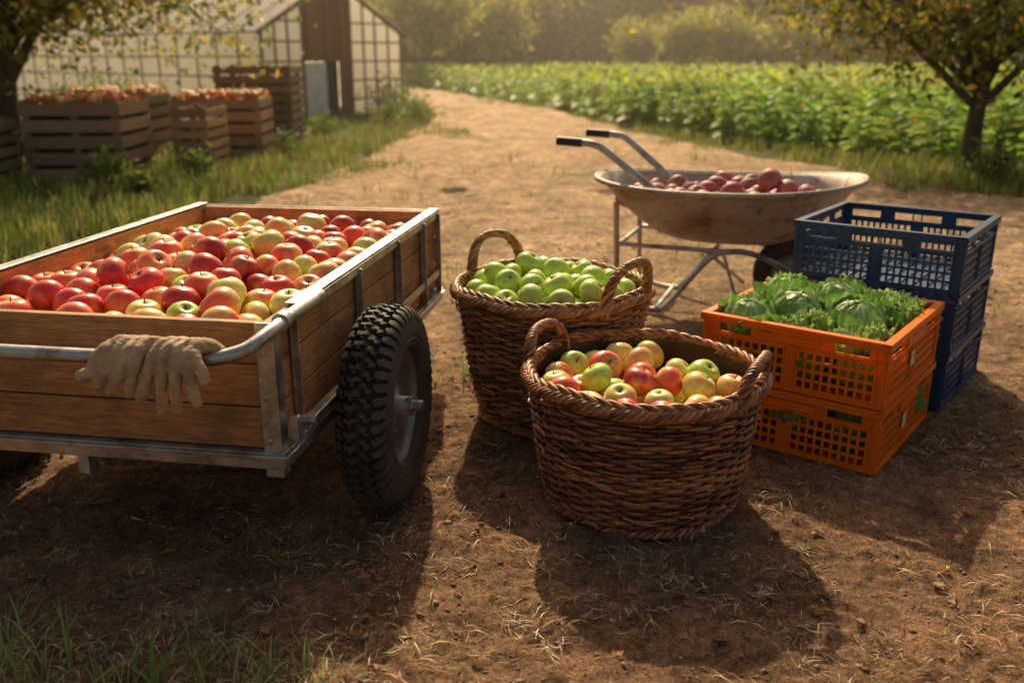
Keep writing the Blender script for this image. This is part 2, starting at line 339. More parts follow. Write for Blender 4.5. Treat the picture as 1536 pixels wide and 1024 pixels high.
ms.bx(-.018,.022,.019,Lc-.019,zf,Z0-.003); ms.bx(-W-.022,-W+.018,.019,Lc-.019,zf,Z0-.003)
ms.bx(-W-.03,.032,-.034,-.023,Z0-.014,Z0-.006); ms.bx(.023,.034,-.03,Lc,Z0-.014,Z0-.006)
for yq in(.45,.9,1.3): ms.bx(-W+.02,-.02,yq,yq+.04,zf+.005,Z0-.005)
for sx in(0,-W):
    o=1 if sx==0 else -1
    xa,xb=sorted((sx+o*.002,sx+o*.010))
    for yq,w in((.10,.03),(.60,.034),(1.02,.034),(1.36,.034),(Lc-.03,.034)):
        ms.bx(xa,xb,yq,yq+w,Z0-.04,Z1+.002)
        xr=sorted((xb if o>0 else xa,(xb if o>0 else xa)+o*.016)); ms.bx(xr[0],xr[1],yq,yq+.005,Z0-.03,Z1-.005)
        for zb in(.40,.5,.61):
            ms.revolve([(0,.006),(.006,.005),(.008,0)],8,[[0,0,o],[0,1,0],[-o,0,0]],((xb+.0005) if o>0 else (xa-.0005),yq+w/2+.004,zb))
    ms.bx(*sorted((sx+o*.003,sx+o*.011)),-.012,.030,.275,Z1+.004); ms.bx(*sorted((sx+o*.011,sx-o*.034)),-.013,-.004,.275,Z1+.004)
    for zb in(.37,.48,.59): ms.revolve([(0,.005),(.006,.0045),(.0085,0)],8,[[1,0,0],[0,0,-1],[0,1,0]],(sx-o*.018,-.0135,zb))
    ms.bx(*sorted((sx-o*.026,sx+o*.014)),.15,Lc+.012,Z1+.004,Z1+.010); ms.bx(*sorted((sx+o*.0105,sx+o*.0165)),.15,Lc+.012,Z1-.022,Z1+.003)
    ms.bx(*sorted((sx+o*.024,sx+o*.05)),.10,.9,.365,.39)
    ms.bx(*sorted((sx+o*.012,sx+o*.020)),.95,Lc,.405,.432)
    ms.bx(*sorted((sx-o*.01,sx+o*.03)),.40,.53,.27,.298); ms.bx(*sorted((sx-o*.005,sx+o*.02)),.43,.50,.24,.272)
ms.bx(-W,.0,Lc+.002,Lc+.010,Z1-.02,Z1+.004)
ZT=.612
tp=smoothpath([(.012,.30,.652),(.012,.12,.655),(.010,-.03,.648),(-.025,-.105,.625),(-.12,-.145,ZT),(-.3,-.150,ZT),(-.5,-.15,ZT),(-.7,-.15,ZT),(-.88,-.145,ZT),(-.975,-.105,.625),(-1.01,-.03,.648),(-1.012,.12,.655),(-1.012,.3,.652)],8)
ms.tube(tp,.0165,14)
for xx in(.012,-1.012):
    ms.tube([(xx,.03,.655),(xx,.06,.655)],.022,14)
ms.tube([(-1.2,.465,.29),(.235,.465,.29)],.017,12)
ms.tube([(.188,.465,.29),(.205,.465,.29)],.030,6,smooth=False)
ms.bx(-.53,-.5,-.02,.02,.25,.299); ms.bx(.03,.05,-.0,.02,.37,.43); ms.tube([(.02,.06,.40),(.075,.06,.40)],.012,8)
ms.build('steel_frame',[M['steel']],cart,bevel=.0015)
def wheel(par,name,c,R,w,axis='x',lug=46,rimr=.60):
    NT,NS=lug*10,56; t=np.arange(NT)*2*PI/NT; al=np.linspace(-2.55,2.55,NS)
    hh=R*.235; rc_=R-hh; xs=w/2*np.sign(np.sin(al))*np.abs(np.sin(al))**.62; rr=rc_+hh*np.sign(np.cos(al))*np.abs(np.cos(al))**.55
    T,XS=np.meshgrid(t,xs,indexing='ij'); RR=np.repeat(rr[None],NT,0).copy()
    xn=XS/(w/2); tr=(RR>R-.20*hh*2)
    u=(T*lug/(2*PI)+.45*np.abs(xn)+.5*(xn>0))%1; zig=.11*np.sign(np.sin(T*lug))
    g=((u<.30)&(np.abs(xn)>.16))|(np.abs(xn-zig)<.09)|(np.abs(np.abs(xn)-.50-zig*.6)<.07)
    dep=np.where(tr&g,1.,0.)
    RR-=dep*R*.034
    g2=(u<.32)&(np.abs(xn)>.84)&(RR>rc_+hh*.40); XS=np.where(g2,XS*.945,XS); dep=np.maximum(dep,g2*.8)
    ring=.004*np.sin(RR*400)*(np.abs(xn)>.8)*(RR<rc_+.4*hh); XS=XS+np.sign(XS)*ring*.3
    V=np.stack([XS,RR*np.cos(T),RR*np.sin(T)],-1)
    if axis=='y': V=V[...,[1,0,2]]
    dust=np.clip(.5+.8*np.array([noise.noise((a*9,b*9,c_*9)) for a,b,c_ in V.reshape(-1,3)]),0,1).reshape(dep.shape)
    dust=np.where(tr,.25+.5*dust,.15+.5*dust)*(1-dep)
    cc=(.55+0*dep)[...,None]*np.ones(3)*(1-dust[...,None])+dust[...,None]*np.array([3.0,2.4,1.95]); cc=cc*(1-.5*dep[...,None])
    m=MB(); m.grid(V.reshape(-1,3),NT,NS,0,cc.reshape(-1,3),smooth=False,wrap=True); m.build(name+'_tyre',[M['rubber']],par,loc=c)
    m=MB(); ri=R*rimr
    for o in(1,-1):
        Rm=[[0,0,o],[0,1,0],[-o,0,0]] if axis=='x' else [[0,1,0],[0,0,o],[o,0,0]]
        pf=[(ri*1.0,0),(ri*1.03,w*.28),(ri*1.07,w*.40),(ri*1.04,w*.43),(ri*.98,w*.38),(ri*.93,w*.2),(ri*.86,w*.12),(ri*.62,w*.04),(ri*.55,w*.10),(ri*.36,w*.13),(ri*.30,w*.2),(ri*.17,w*.22),(ri*.16,w*.46),(ri*.10,w*.5),(0,w*.5)]
        m.revolve(pf,48,Rm)
        for q in range(5):
            a=q*2*PI/5; p=np.array([ri*.45*math.cos(a),ri*.45*math.sin(a),w*.115])@np.array(Rm).T; m.revolve([(0,.012),(.007,.012),(.007,0)],6,Rm,p,smooth=False)
    m.build(name+'_rim',[M['rim']],par,loc=c)
wheel(cart,'wheel_right',(.13,.465,.288),.292,.140,lug=50)
wheel(cart,'wheel_left',(-1.13,.465,.288),.292,.140,lug=50)
NA=330
rad=rng.uniform(.045,.054,NA)
def cl(P,R):
    P[:,0]=np.clip(P[:,0],-W+.028+R,-.028-R); P[:,1]=np.clip(P[:,1],.028+R,Lc-.028-R); return P
def fl(P): 
    x=(P[:,0]+.42)/.5; y=(P[:,1]-.75)/.75
    return .43+.09*np.clip(1-x**2,-.4,1)*np.clip(1-y**2*.8,-.3,1)
P=pack(NA,cl,fl,rad,lambda n:np.stack([rng.uniform(-.93,-.07,n),rng.uniform(.07,1.55,n),rng.uniform(.6,.95,n)],-1),200)
mb=MB()
for c,r in zip(P,rad): apple(mb,c,r,kinds([.05,.27,.42,.26]))
mb.build('apple_pile',[M['apple'],M['stem']],loc=CL,rz=CR)
# gloves
def glove(name,x0,dirs,wid,cuff):
    m=MB(); zt=ZT+.0165
    for i in range(4):
        k=i-1.5; xo=x0+k*wid; tx,tl,ty=dirs[i]
        pts=[(xo+cuff[0],-.118+cuff[1],zt-.012+cuff[2]),(xo+cuff[0]*.6,-.130+cuff[1]*.4,zt+.012),(xo+cuff[0]*.2,-.150,zt+.018),(xo,-.176,zt+.002),(xo+tx*.25,-.188,zt-.03),(xo+tx*.5,-.190-ty*.3,zt-.03-tl*.35),(xo+tx*.8,-.186-ty,zt-.03-tl*.75),(xo+tx,-.182-ty*.6,zt-.03-tl)]
        pp=smoothpath(pts,6); rr=np.interp(np.linspace(0,1,len(pp)),[0,.12,.3,.50,.60,.8,.95,1],[.022,.017,.0165,.0165,.0138,.0132,.0120,.007])
        m.tube(pp,rr,10)
    tx,tz,s=dirs[4]; xo=x0+s*wid*1.5
    pp=smoothpath([(xo,-.152,zt+.014),(xo+tx*.5,-.180,zt+.002),(xo+tx,-.190,zt-.03),(xo+tx*1.15,-.188,zt-.03-tz)],6); m.tube(pp,np.linspace(.016,.011,len(pp)),10)
    ob=m.build(name,[M['glove']],loc=CL,rz=CR)
    r=ob.modifiers.new('r','REMESH'); r.mode='VOXEL'; r.voxel_size=.0025; r.use_smooth_shade=True
    s=ob.modifiers.new('s','SMOOTH'); s.iterations=3
    t=bpy.data.textures.new('wr','CLOUDS'); t.noise_scale=.02; d=ob.modifiers.new('d','DISPLACE'); d.texture=t; d.strength=.0065; d.mid_level=.5
    return ob
glove('work_glove',-.150,[(-.044,.078,.004),(-.026,.102,-.004),(-.008,.098,.004),(.012,.078,.0),(.034,.022,1)],.0262,(.045,.01,-.012))
glove('work_glove',-.264,[(-.070,.022,.01),(-.066,.044,.0),(-.05,.062,.006),(-.03,.066,.0),(-.035,.0,-1)],.0235,(.055,.0,.0))
# ------------------------------------------------------------ baskets
def basket(loc,rb,rt,h,cols,hands,hh,seed):
    e=empty('wicker_basket',loc,0); r0=np.random.default_rng(seed)
    rad_=lambda z: rb+(rt-rb)*np.clip(z/h,0,1)**.85
    dark=np.array(cols[0]); lite=np.array(cols[1])
    mb=MB(); ns=40; dz=.0122; rows=int((h-.03)/dz); npt=ns*5; th=np.arange(npt)*2*PI/npt
    cs=np.cos(th); sn=np.sin(th)
    for i in range(rows):
        z=.016+i*dz; ph=PI*(i%2)
        zj=z+.0045*np.array([noise.noise((a*2,b*2,i*1.7+seed)) for a,b in zip(cs,sn)])+.0035*np.sin(ns/2*th+ph+PI/2)
        wv=np.cos(ns/2*th+ph); wv=np.sign(wv)*np.abs(wv)**.7
        R=rad_(zj)+.0078*wv+.0035*np.array([noise.noise((a*3,b*3,i*2.3+seed+40)) for a,b in zip(cs,sn)])
        bulge=.010*np.array([noise.noise((a*1.2,b*1.2,z*4+seed)) for a,b in zip(cs,sn)]); R=R+bulge
        f=np.clip(.45+.8*np.array([noise.noise((a*2.6,b*2.6,i*3.1+seed)) for a,b in zip(cs,sn)])+r0.uniform(-.3,.3),0,1)
        C=dark*(1-f[:,None])+lite*f[:,None]
        sc_=.0062*r0.uniform(.8,1.15)*(1+.12*np.array([noise.noise((a*4,b*4,i*5.1)) for a,b in zip(cs,sn)]))
        mb.tube(np.stack([R*cs,R*sn,zj],-1),sc_,7,0,C,closed=True,up=(0,0,1))
    zz=np.linspace(.0,h,8)
    for k in range(ns):
        a=k*2*PI/ns; R=rad_(zz); mb.tube(np.stack([R*math.cos(a),R*math.sin(a),zz],-1),.0048,6,0,dark*1.2)
    for k in range(70):
        a=r0.uniform(0,2*PI); z=r0.uniform(.03,h-.04); R=float(rad_(z))+.010; t_=np.array([-math.sin(a),math.cos(a),0]); o=np.array([math.cos(a),math.sin(a),0])
        p0=o*R+np.array([0,0,z]); L_=r0.uniform(.015,.04); mb.tube([p0-t_*L_,p0+o*.002,p0+t_*L_+o*r0.uniform(.002,.012)+np.array([0,0,r0.uniform(-.01,.01)])],.0035,5,0,lite*r0.uniform(.7,1.4))
    mb.build('woven_wall',[M['wick']],e)
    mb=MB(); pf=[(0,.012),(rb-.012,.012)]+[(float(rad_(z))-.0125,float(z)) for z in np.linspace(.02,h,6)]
    mb.revolve(pf,64,col=dark*.5); mb.build('light_block_liner',[M['wick']],e)  # added dark liner, stops light coming through gaps in the weave
    mb=MB()
    def braid(path_fn,n,nst,turns,rc2,rs,closed,taper=False):
        for q in range(nst):
            t=np.arange(n)/n if closed else np.linspace(0,1,n)
            P,N,B=path_fn(t); a=2*PI*(turns*t+q/nst)
            w=rc2*np.ones(n)
            if taper: w=rc2*(1+.5*np.abs(2*t-1)**3)
            PP=P+(np.cos(a)*w)[:,None]*N+(np.sin(a)*w)[:,None]*B
            f=np.clip(.5+r0.uniform(-.35,.35)+.3*np.sin(a*2+q),0,1)[:,None]
            mb.tube(PP,rs*r0.uniform(.85,1.1)*(1+.08*np.sin(a*1.7)),7,0,dark*(1-f)+lite*1.1*f,closed=closed)
    def ring(R0,z0):
        def fn(t):
            a=2*PI*t; o=np.stack([np.cos(a),np.sin(a),0*a],-1); zq=.004*np.sin(3*a+seed)+.003*np.sin(7*a+seed*2)
            return o*(R0+.004*np.sin(5*a+seed))[:,None]+np.array([0,0,1])*(z0+zq)[:,None],o,np.stack([0*a,0*a,0*a+1],-1)
        return fn
    braid(ring(rt+.006,h-.004),320,6,19,.0125,.0075,True)
    braid(ring(rt-.003,h+.014),320,3,-17,.0070,.0070,True)
    braid(ring(rb+.006,.012),240,3,26,.008,.0070,True)
    for az,sp,lean in hands:
        a0=math.radians(az)
        def arch(t):
            s=(2*t-1); ang=a0+sp*np.sign(s)*np.abs(s)**.9*1.0; hgt=hh*np.sqrt(np.clip(1-np.abs(s)**2.2,0,1))
            R0=rt+.0+lean*hgt
            o=np.stack([np.cos(ang),np.sin(ang),0*ang],-1)
            P=o*R0[:,None]+np.array([0,0,1])*(h+.0+hgt-.03*np.abs(s)**6)[:,None]
            T=np.gradient(P,axis=0); T/=np.linalg.norm(T,axis=1)[:,None]; oo=np.array([math.cos(a0),math.sin(a0),0])+0*P
            B=np.cross(T,oo); B/=np.linalg.norm(B,axis=1)[:,None]; N=np.cross(B,T); return P,N,B
        braid(arch,110,5,5,.0100,.0066,False,True)
    mb.build('braided_rim_and_handles',[M['wick']],e)
    return e
basket((.14,3.13,0),.245,.335,.475,[(.18,.070,.023),(.52,.25,.09)],[(128,.36,.1),(-42,.36,.15)],.135,3)
basket((.38,2.48,0),.27,.332,.385,[(.115,.037,.015),(.44,.175,.068)],[(150,.36,.05),(-28,.36,.05)],.085,9)
def bapples(loc,R,zf,n,ws,dome):
    rad=rng.uniform(.042,.051,n)
    def c(P,r):
        d=np.hypot(P[:,0],P[:,1]); m=np.minimum(1,(R-r)/np.maximum(d,1e-6)); P[:,0]*=m;P[:,1]*=m; return P
    f=lambda P: zf+dome*np.clip(1-(P[:,0]**2+P[:,1]**2)/R**2,0,1)
    P=pack(n,c,f,rad,lambda k:np.stack([rng.uniform(-.2,.2,k),rng.uniform(-.2,.2,k),rng.uniform(zf+.1,zf+.5,k)],-1))
    mb=MB()
    for q,r in zip(P,rad): apple(mb,q,r,kinds(ws))
    mb.build('apple_pile',[M['apple'],M['stem']],loc=loc)
bapples((.14,3.13,0),.305,.32,70,[1,0,0,0],.05)
bapples((.38,2.48,0),.300,.198,64,[.12,.36,.28,.24],.04)
# ------------------------------------------------------------ plastic crates
def crate(name,loc,rz,mat,a=.63,b=.62,h=.216,big=False):
    mb=MB(); th=.006; ins=.010
    def wall(L,tf):
        u0,u1=ins,L-ins; mid=(u0+u1)/2
        xs=[(u0,u0+.035,0)]
        def panel(x,x1,nc):
            wslot=(x1-x)/nc; out=[]
            for i in range(nc): out+= [(x+i*wslot,x+i*wslot+wslot*.68,1),(x+i*wslot+wslot*.68,x+(i+1)*wslot,0)]
            return out
        nc=9 if not big else 10
        xs+=panel(u0+.035,mid-.022,nc); xs.append((mid-.022,mid+.022,0)); xs+=panel(mid+.022,u1-.027,nc); xs.append((u1-.027,u1,0))
        zs=[(0.004,.022,0)]; z=.022
        nr=4; rh=.0315
        for i in range(nr): zs+=[(z,z+rh*.70,1),(z+rh*.70,z+rh,0)]; z+=rh
        zs+=[(z,z+.012,0),(z+.012,h-.028,2),(h-.028,h-.004,0)]
        ni,nj=len(xs),len(zs); S=np.ones((ni,nj),bool)
        for i,(p,q,hx) in enumerate(xs):
            for j,(r,s,hz) in enumerate(zs):
                cx=(p+q)/2-mid
                if hx and hz==1: S[i,j]=False
                if hz==2 and (.45<abs(cx)/(L/2)<.80 if not big else abs(cx)/(L/2)<.30 or .5<abs(cx)/(L/2)<.85): S[i,j]=False
        Q=[]
        for i,(p,q,_) in enumerate(xs):
            for j,(r,s,_2) in enumerate(zs):
                if not S[i,j]: continue
                c=[(p,r),(q,r),(q,s),(p,s)]
                Q.append([(x,0,z) for x,z in c]); Q.append([(x,th,z) for x,z in c[::-1]])
                for (di,dj,e) in((-1,0,(3,0)),(1,0,(1,2)),(0,-1,(0,1)),(0,1,(2,3))):
                    ii,jj=i+di,j+dj
                    if not(0<=ii<ni and 0<=jj<nj) or not S[ii,jj]:
                        A,Bq=c[e[0]],c[e[1]]; Q.append([(A[0],0,A[1]),(A[0],th,A[1]),(Bq[0],th,Bq[1]),(Bq[0],0,Bq[1])])
        V=np.array(Q,float).reshape(-1,3); V=tf(V); mb.add(V,np.arange(len(V)).reshape(-1,4),0)
        def bb(u0,u1,d0,d1,z0,z1,mat_=0):
            V=np.array([[x,y,z] for x in(u0,u1) for y in(d0,d1) for z in(z0,z1)],float); V=tf(V)
            mb.add(V,[[0,1,3,2],[4,6,7,5],[0,4,5,1],[2,3,7,6],[0,2,6,4],[1,5,7,3]],mat_)
        bb(u0+.0,u0+.012,-.005,-.0005,.006,h-.03); bb(u1-.012,u1,-.005,-.0005,.006,h-.03)
        bb(u0+.028,u0+.033,-.005,-.0005,.03,h-.03); bb(u1-.032,u1-.027,-.005,-.0005,.03,h-.03)
        bb(mid-.020,mid-.015,-.005,-.0005,.006,h-.03); bb(mid+.015,mid+.020,-.005,-.0005,.006,h-.03)
        bb(u0,u1,-.0065,-.0008,z+.001,z+.007); bb(u0,u1,-.0065,-.0008,.004,.014)
        if not big:
            bb(mid-.10,mid+.10,-.0085,-.0009,z+.010,h-.032)
        bb(-.0,L,-ins-.0,-ins+.026,h-.010,h-.001); bb(.0,L,-ins,-ins+.004,h-.026,h-.0105)
    wall(b,lambda V:np.stack([V[:,1]+ins,V[:,0],V[:,2]],-1))
    wall(b,lambda V:np.stack([a-ins-V[:,1],V[:,0],V[:,2]],-1))
    wall(a,lambda V:np.stack([V[:,0],V[:,1]+ins+.0005,V[:,2]-.0002],-1))
    wall(a,lambda V:np.stack([V[:,0],b-ins-V[:,1]-.0005,V[:,2]-.0002],-1))
    if not big: mb.bx(a*.5-.045,a*.5-.0,ins-.0055,ins-.0045,.075,.125,1)
    for i in range(12):
        x=ins+.02+i*(a-2*ins-.04)/12; mb.bx(x,x+.03,ins+.01,b-ins-.01,.008,.014)
        y=ins+.02+i*(b-2*ins-.04)/12; mb.bx(ins+.01,a-ins-.01,y,y+.03,.0145,.019)
    mb.build(name,[mat,M['label']],loc=loc,rz=rz)
RZ=math.radians(52.5); OF=np.array([1.127,2.57])
crate('orange_plastic_crate',(OF[0],OF[1],.0),RZ,M['orange'])
crate('orange_plastic_crate',(OF[0],OF[1],.2165),RZ,M['orange'])
BF=(1.575,3.115)
for k in range(3): crate('blue_plastic_crate',(BF[0]+.004*k,BF[1],.2165*k),RZ+.01*(k-1),M['blue'],a=.60,b=.62,big=True)
# lettuce / cabbage heads
def lettuce(mb,c,R,kind,seed):
    r0=np.random.default_rng(seed); cab=kind=='cab'; nu,nv=(25,17) if cab else (31,17); nl=10 if cab else 16
    Rt=randrot(.6 if cab else .35)
    if cab:
        s=R*.84; rr=1+.03*np.sin(ATH*5+APH*3)+.02*np.sin(ATH*9)
        Sp=np.stack([np.sin(APH)*np.cos(ATH),np.sin(APH)*np.sin(ATH),np.cos(APH)*.9],-1)*rr[:,None]*s
        mb.add(Sp+c,AF,0,np.array([.34,.50,.15]),True)
    for l in range(nl):
        f=l/(nl-1); th0=l*2.4+r0.uniform(-.3,.3)
        if cab: Rl=R*(.88+.16*f); psm=PI*(1.0-.42*f**1.2); flare=.75*max(0,f-.45)*2; ruf=.02+.10*f**2; wmax=1.35
        else: Rl=R*(.5+.45*f); psm=PI*(.92-.40*f); flare=.05+.30*f; ruf=.13; wmax=.95
        u=np.linspace(-1,1,nu)[:,None]*np.ones((1,nv)); v=np.ones((nu,1))*np.linspace(0,1,nv)[None]
        wv=wmax*(.35+.65*np.sin(PI*np.clip(v,0,1)**.75*.80+.2)); ps=.12+psm*v*(1-.12*u**2); phh=th0+u*wv/np.maximum(np.sin(np.clip(ps,.5,2.5)),.5)*.8
        p1,p2=r0.uniform(0,6,2)
        edge=np.clip(np.maximum(np.abs(u)**3,v**4),0,1)
        hf=.03*np.sin(u*12+p2)*np.sin(v*13+p1) if cab else .8*ruf*edge*np.sin(u*31+v*25+p1)+.05*np.sin(u*14+p2)*np.sin(v*16+p1)
        rr=Rl*(1+flare*np.clip(v-.45,0,1)**2*2.2+ruf*edge*np.sin(u*9+v*5+p1)+.6*ruf*edge*np.sin(u*19+v*15+p2)+.04*edge+.045*np.exp(-(u/.08)**2)+.02*np.abs(np.sin(u*7+v*4))+hf)
        ps=ps+(0 if cab else .10*edge*np.sin(u*23+p2))
        V=np.stack([rr*np.sin(ps)*np.cos(phh),rr*np.sin(ps)*np.sin(phh),-rr*np.cos(ps)*.92],-1).reshape(-1,3)@Rt.T+c
        inner=np.array([.55,.68,.30]); outer=np.array([.15,.33,.055]) if cab else np.array([.38,.58,.11])
        t=((.35+.6*f) if cab else (.15+.75*f))*np.ones((nu,nv)); t=np.clip(t+.2*edge-.7*np.exp(-(u/.06)**2)-.4*np.exp(-((np.abs(u)-v*.7)/.045)**2)-.35*np.exp(-((np.abs(u)-v*.35)/.035)**2),0,1).reshape(-1,1)
        mb.grid(V,nu,nv,0,inner*(1-t)+outer*t)
mb=MB(); i=0
for (lx,ly,R,kd,dz) in[(.12,.50,.085,'cab',.0),(.11,.34,.070,'leaf',.0),(.12,.17,.070,'leaf',-.01),(.26,.53,.065,'leaf',.0),(.25,.38,.092,'cab',.01),(.28,.19,.092,'cab',.005),(.43,.49,.088,'cab',.01),(.43,.31,.088,'cab',.02),(.50,.13,.082,'leaf',.03),(.39,.10,.070,'leaf',.02),(.54,.53,.075,'leaf',.03),(.18,.28,.06,'leaf',.02),(.35,.40,.06,'leaf',.03),(.36,.24,.06,'leaf',.03),(.55,.34,.075,'leaf',.04),(.16,.10,.06,'leaf',.0),(.52,.23,.07,'leaf',.03),(.34,.56,.06,'leaf',.02)]:
    i+=1; lettuce(mb,np.array([lx,ly,.392+dz]),R,kd,i)
mb.build('lettuce_pile',[M['lettuce']],loc=(OF[0],OF[1],0),rz=RZ)
mb=MB()
for q in range(9):
    lettuce(mb,np.array([.12+.19*(q%3),.12+.19*(q//3),.11]),.082,'cab',50+q)
    lettuce(mb,np.array([.12+.19*(q%3),.12+.19*(q//3),.29]),.078,'cab',80+q)
mb.build('lettuce_pile',[M['lettuce']],loc=(OF[0],OF[1],0),rz=RZ)
# ------------------------------------------------------------ wheelbarrow
WL=(1.08,4.60,0); WR=math.radians(-20)
wb=empty('wheelbarrow',WL,WR)
mb=MB(); NT=72; t=np.arange(NT)*2*PI/NT
def sup(a,b,e=2.5):
    c,s=np.cos(t),np.sin(t); return a*np.sign(c)*np.abs(c)**(2/e),b*np.sign(s)*np.abs(s)**(2/e)
secs=[(.0,.0,.355,.02),(.16,.10,.357,.02),(.27,.17,.365,.02),(.36,.23,.395,.02),(.44,.29,.45,.015),(.53,.345,.53,.01),(.59,.385,.60,0),(.630,.41,.655,0),(.655,.43,.662,0),(.662,.435,.650,0)]
V=[]
for a,b,z,xo in secs:
    x,y=sup(max(a,1e-3),max(b,1e-3)); V.append(np.stack([x+xo,y,z+(.018*np.cos(2*t)+.012*np.cos(t))*(z-.35)/.3],-1))
V=np.array(V).transpose(1,0,2); mb.grid(V.reshape(-1,3),NT,len(secs),0,smooth=True,wrap=True)
ob=mb.build('tray',[M['tray']],wb); so=ob.modifiers.new('s','SOLIDIFY'); so.thickness=.004
mb=MB(); x,y=sup(.657,.431); mb.tube(np.stack([x,y,.657+.018*np.cos(2*t)+.012*np.cos(t)],-1),.013,8,0,closed=True); mb.build('tray_rim',[M['tray']],wb)
mf=MB(); mg=MB()
for s in(-1,1):
    p=smoothpath([(-.22,s*.22,.55),(-.34,s*.235,.635),(-.47,s*.255,.735),(-.57,s*.27,.81),(-.62,s*.275,.835),(-.70,s*.275,.845)],8); mf.tube(p,.0185,12)
    mg.tube([(-.68,s*.275,.842),(-.81,s*.275,.848)],.022,12)
    mf.tube(smoothpath([(-.50,s*.27,.56),(-.49,s*.27,.3),(-.48,s*.27,.01)],4),.014,10)
    mf.tube(smoothpath([(-.50,s*.27,.05),(-.30,s*.25,.02),(-.22,s*.24,.06),(-.05,s*.22,.28),(.05,s*.21,.335),(.2,s*.15,.31),(.42,s*.09,.20)],8),.015,10)
    mf.tube([(-.48,s*.27,.35),(.05,s*.21,.335)],.012,8)
    mf.tube([(-.05,s*.21,.33),(.10,-s*.17,.10)],.010,8)
mf.tube([(-.49,-.27,.34),(-.49,.27,.34)],.012,8); mf.tube([(-.28,-.25,.03),(-.28,.25,.03)],.012,8); mf.tube([(.42,-.1,.2),(.42,.1,.2)],.012,8)
mf.build('tube_frame',[M['steel']],wb); mg.build('grips',[M['grip']],wb)
wheel(wb,'wheel',(.36,0,.20),.20,.09,axis='y',lug=30,rimr=.58)
n=105; rad=rng.uniform(.030,.055,n)
def cb(P,R):
    q=np.sqrt((P[:,0]/.53)**2+(P[:,1]/.32)**2); m=np.minimum(1,.97/np.maximum(q,1e-6)); P[:,0]*=m;P[:,1]*=m; return P
P=pack(n,cb,lambda P:.505+.05*np.clip(1-((P[:,0]-.08)/.5)**2-(P[:,1]/.32)**2,0,1),rad,lambda k:np.stack([rng.uniform(-.5,.5,k),rng.uniform(-.3,.3,k),rng.uniform(.65,1.0,k)],-1))
mb=MB()
for c,r in zip(P,rad):
    R=randrot(); q=rng.uniform(.85,1.15,3); f=np.clip(.5+.5*np.sin(AV[:,0]*3+random.random()*6),0,1)[:,None]
    Sp=np.stack([np.sin(APH)*np.cos(ATH),np.sin(APH)*np.sin(ATH),np.cos(APH)*1.05],-1)
    V=Sp*q*(1+.05*rng.normal()*np.sin(ATH*3+APH*2))[:,None]; col=jcol([(.42,.09,.09),(.48,.18,.15),(.30,.10,.085)],1)[0]
    mb.add(V@R.T*r+c,AF,0,col*(1-f*.35)+np.array([.40,.25,.17])*f*.35,True)
    if random.random()<.45:
        d=R@np.array([0,0,1.]); mb.tube(smoothpath([c+d*r,c+d*r*1.5+np.array([0,0,.01]),c+d*r*2.2+rng.normal(0,.03,3)],3),np.linspace(.004,.001,7),5,0,np.array([.3,.10,.09]))
mb.build('beet_pile',[M['beet']],loc=WL,rz=WR)
# ------------------------------------------------------------ wooden crates
def wcrate(loc,rz,w,d,h,tone,fill=None,slats=6):
    e=empty('wooden_crate',loc,rz); mb=MB(); sh=h/slats
    for i in range(slats):
        z0=i*sh+.01; z1=z0+sh*.74; j=lambda: np.array(tone)*random.uniform(.75,1.25)
        mb.bx(0,w,0,.02,z0,z1,0,j()); mb.bx(0,w,d-.02,d,z0,z1,0,j()); mb.bx(.0,.02,.021,d-.021,z0,z1,0,j()); mb.bx(w-.02,w,.021,d-.021,z0,z1,0,j())
    for px in(.022,w/2,w-.10):
        for py in(.022,d-.055): mb.bx(px,px+.075,py,py+.035,0,h,0,np.array(tone)*.8)
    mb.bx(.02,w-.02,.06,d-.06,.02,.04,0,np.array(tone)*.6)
    mb.bx(.06,w-.06,.06,d-.06,.05,h*.80,1)  # block coloured near-black as the shade between the slats
    mb.build('slats',[M['palw'],M['dark']],e,bevel=.003)
    if fill:
        mb=MB(); n=int(260*w*d)
        P=np.stack([rng.uniform(.06,w-.06,n),rng.uniform(.06,d-.06,n),h*.88+rng.uniform(0,.13,n)],-1)
        for c in P:
            R=random.uniform(.035,.05); mb.add(AV@randrot().T*R+c,AF,0,jcol([(.70,.07,.03),(.78,.2,.04),(.7,.4,.08)],1)[0],True)
        m=500; C=np.stack([rng.uniform(0,w,m),rng.uniform(0,d,m),h*.93+rng.normal(.04,.05,m)],-1); quads(mb,C,rng.uniform(.02,.05,m),.5,jcol([(.13,.2,.03),(.3,.3,.06),(.6,.2,.04)],m),mat=1)
        mb.build('produce',[M['apple'],M['leaf']],e)
wcrate((-5.25,9.95,-.06),.05,1.05,1.0,.86,(1.0,1,1),True,5)
wcrate((-3.98,10.9,-.06),.0,.42,.8,.74,(1.25,1.15,1.05),None,6)
wcrate((-4.45,12.2,-.06),.08,1.15,1.0,.80,(1.1,.95,.9),True,5)
wcrate((-4.30,13.6,-.06),.05,1.1,1.0,1.18,(.5,.5,.5),None,9)
wcrate((-6.35,9.2,-.06),.1,1.0,1.0,.66,(.8,.85,.9),None,5)
wcrate((-6.0,12.6,-.06),.05,1.1,1.0,.84,(.8,.85,.9),True,5)
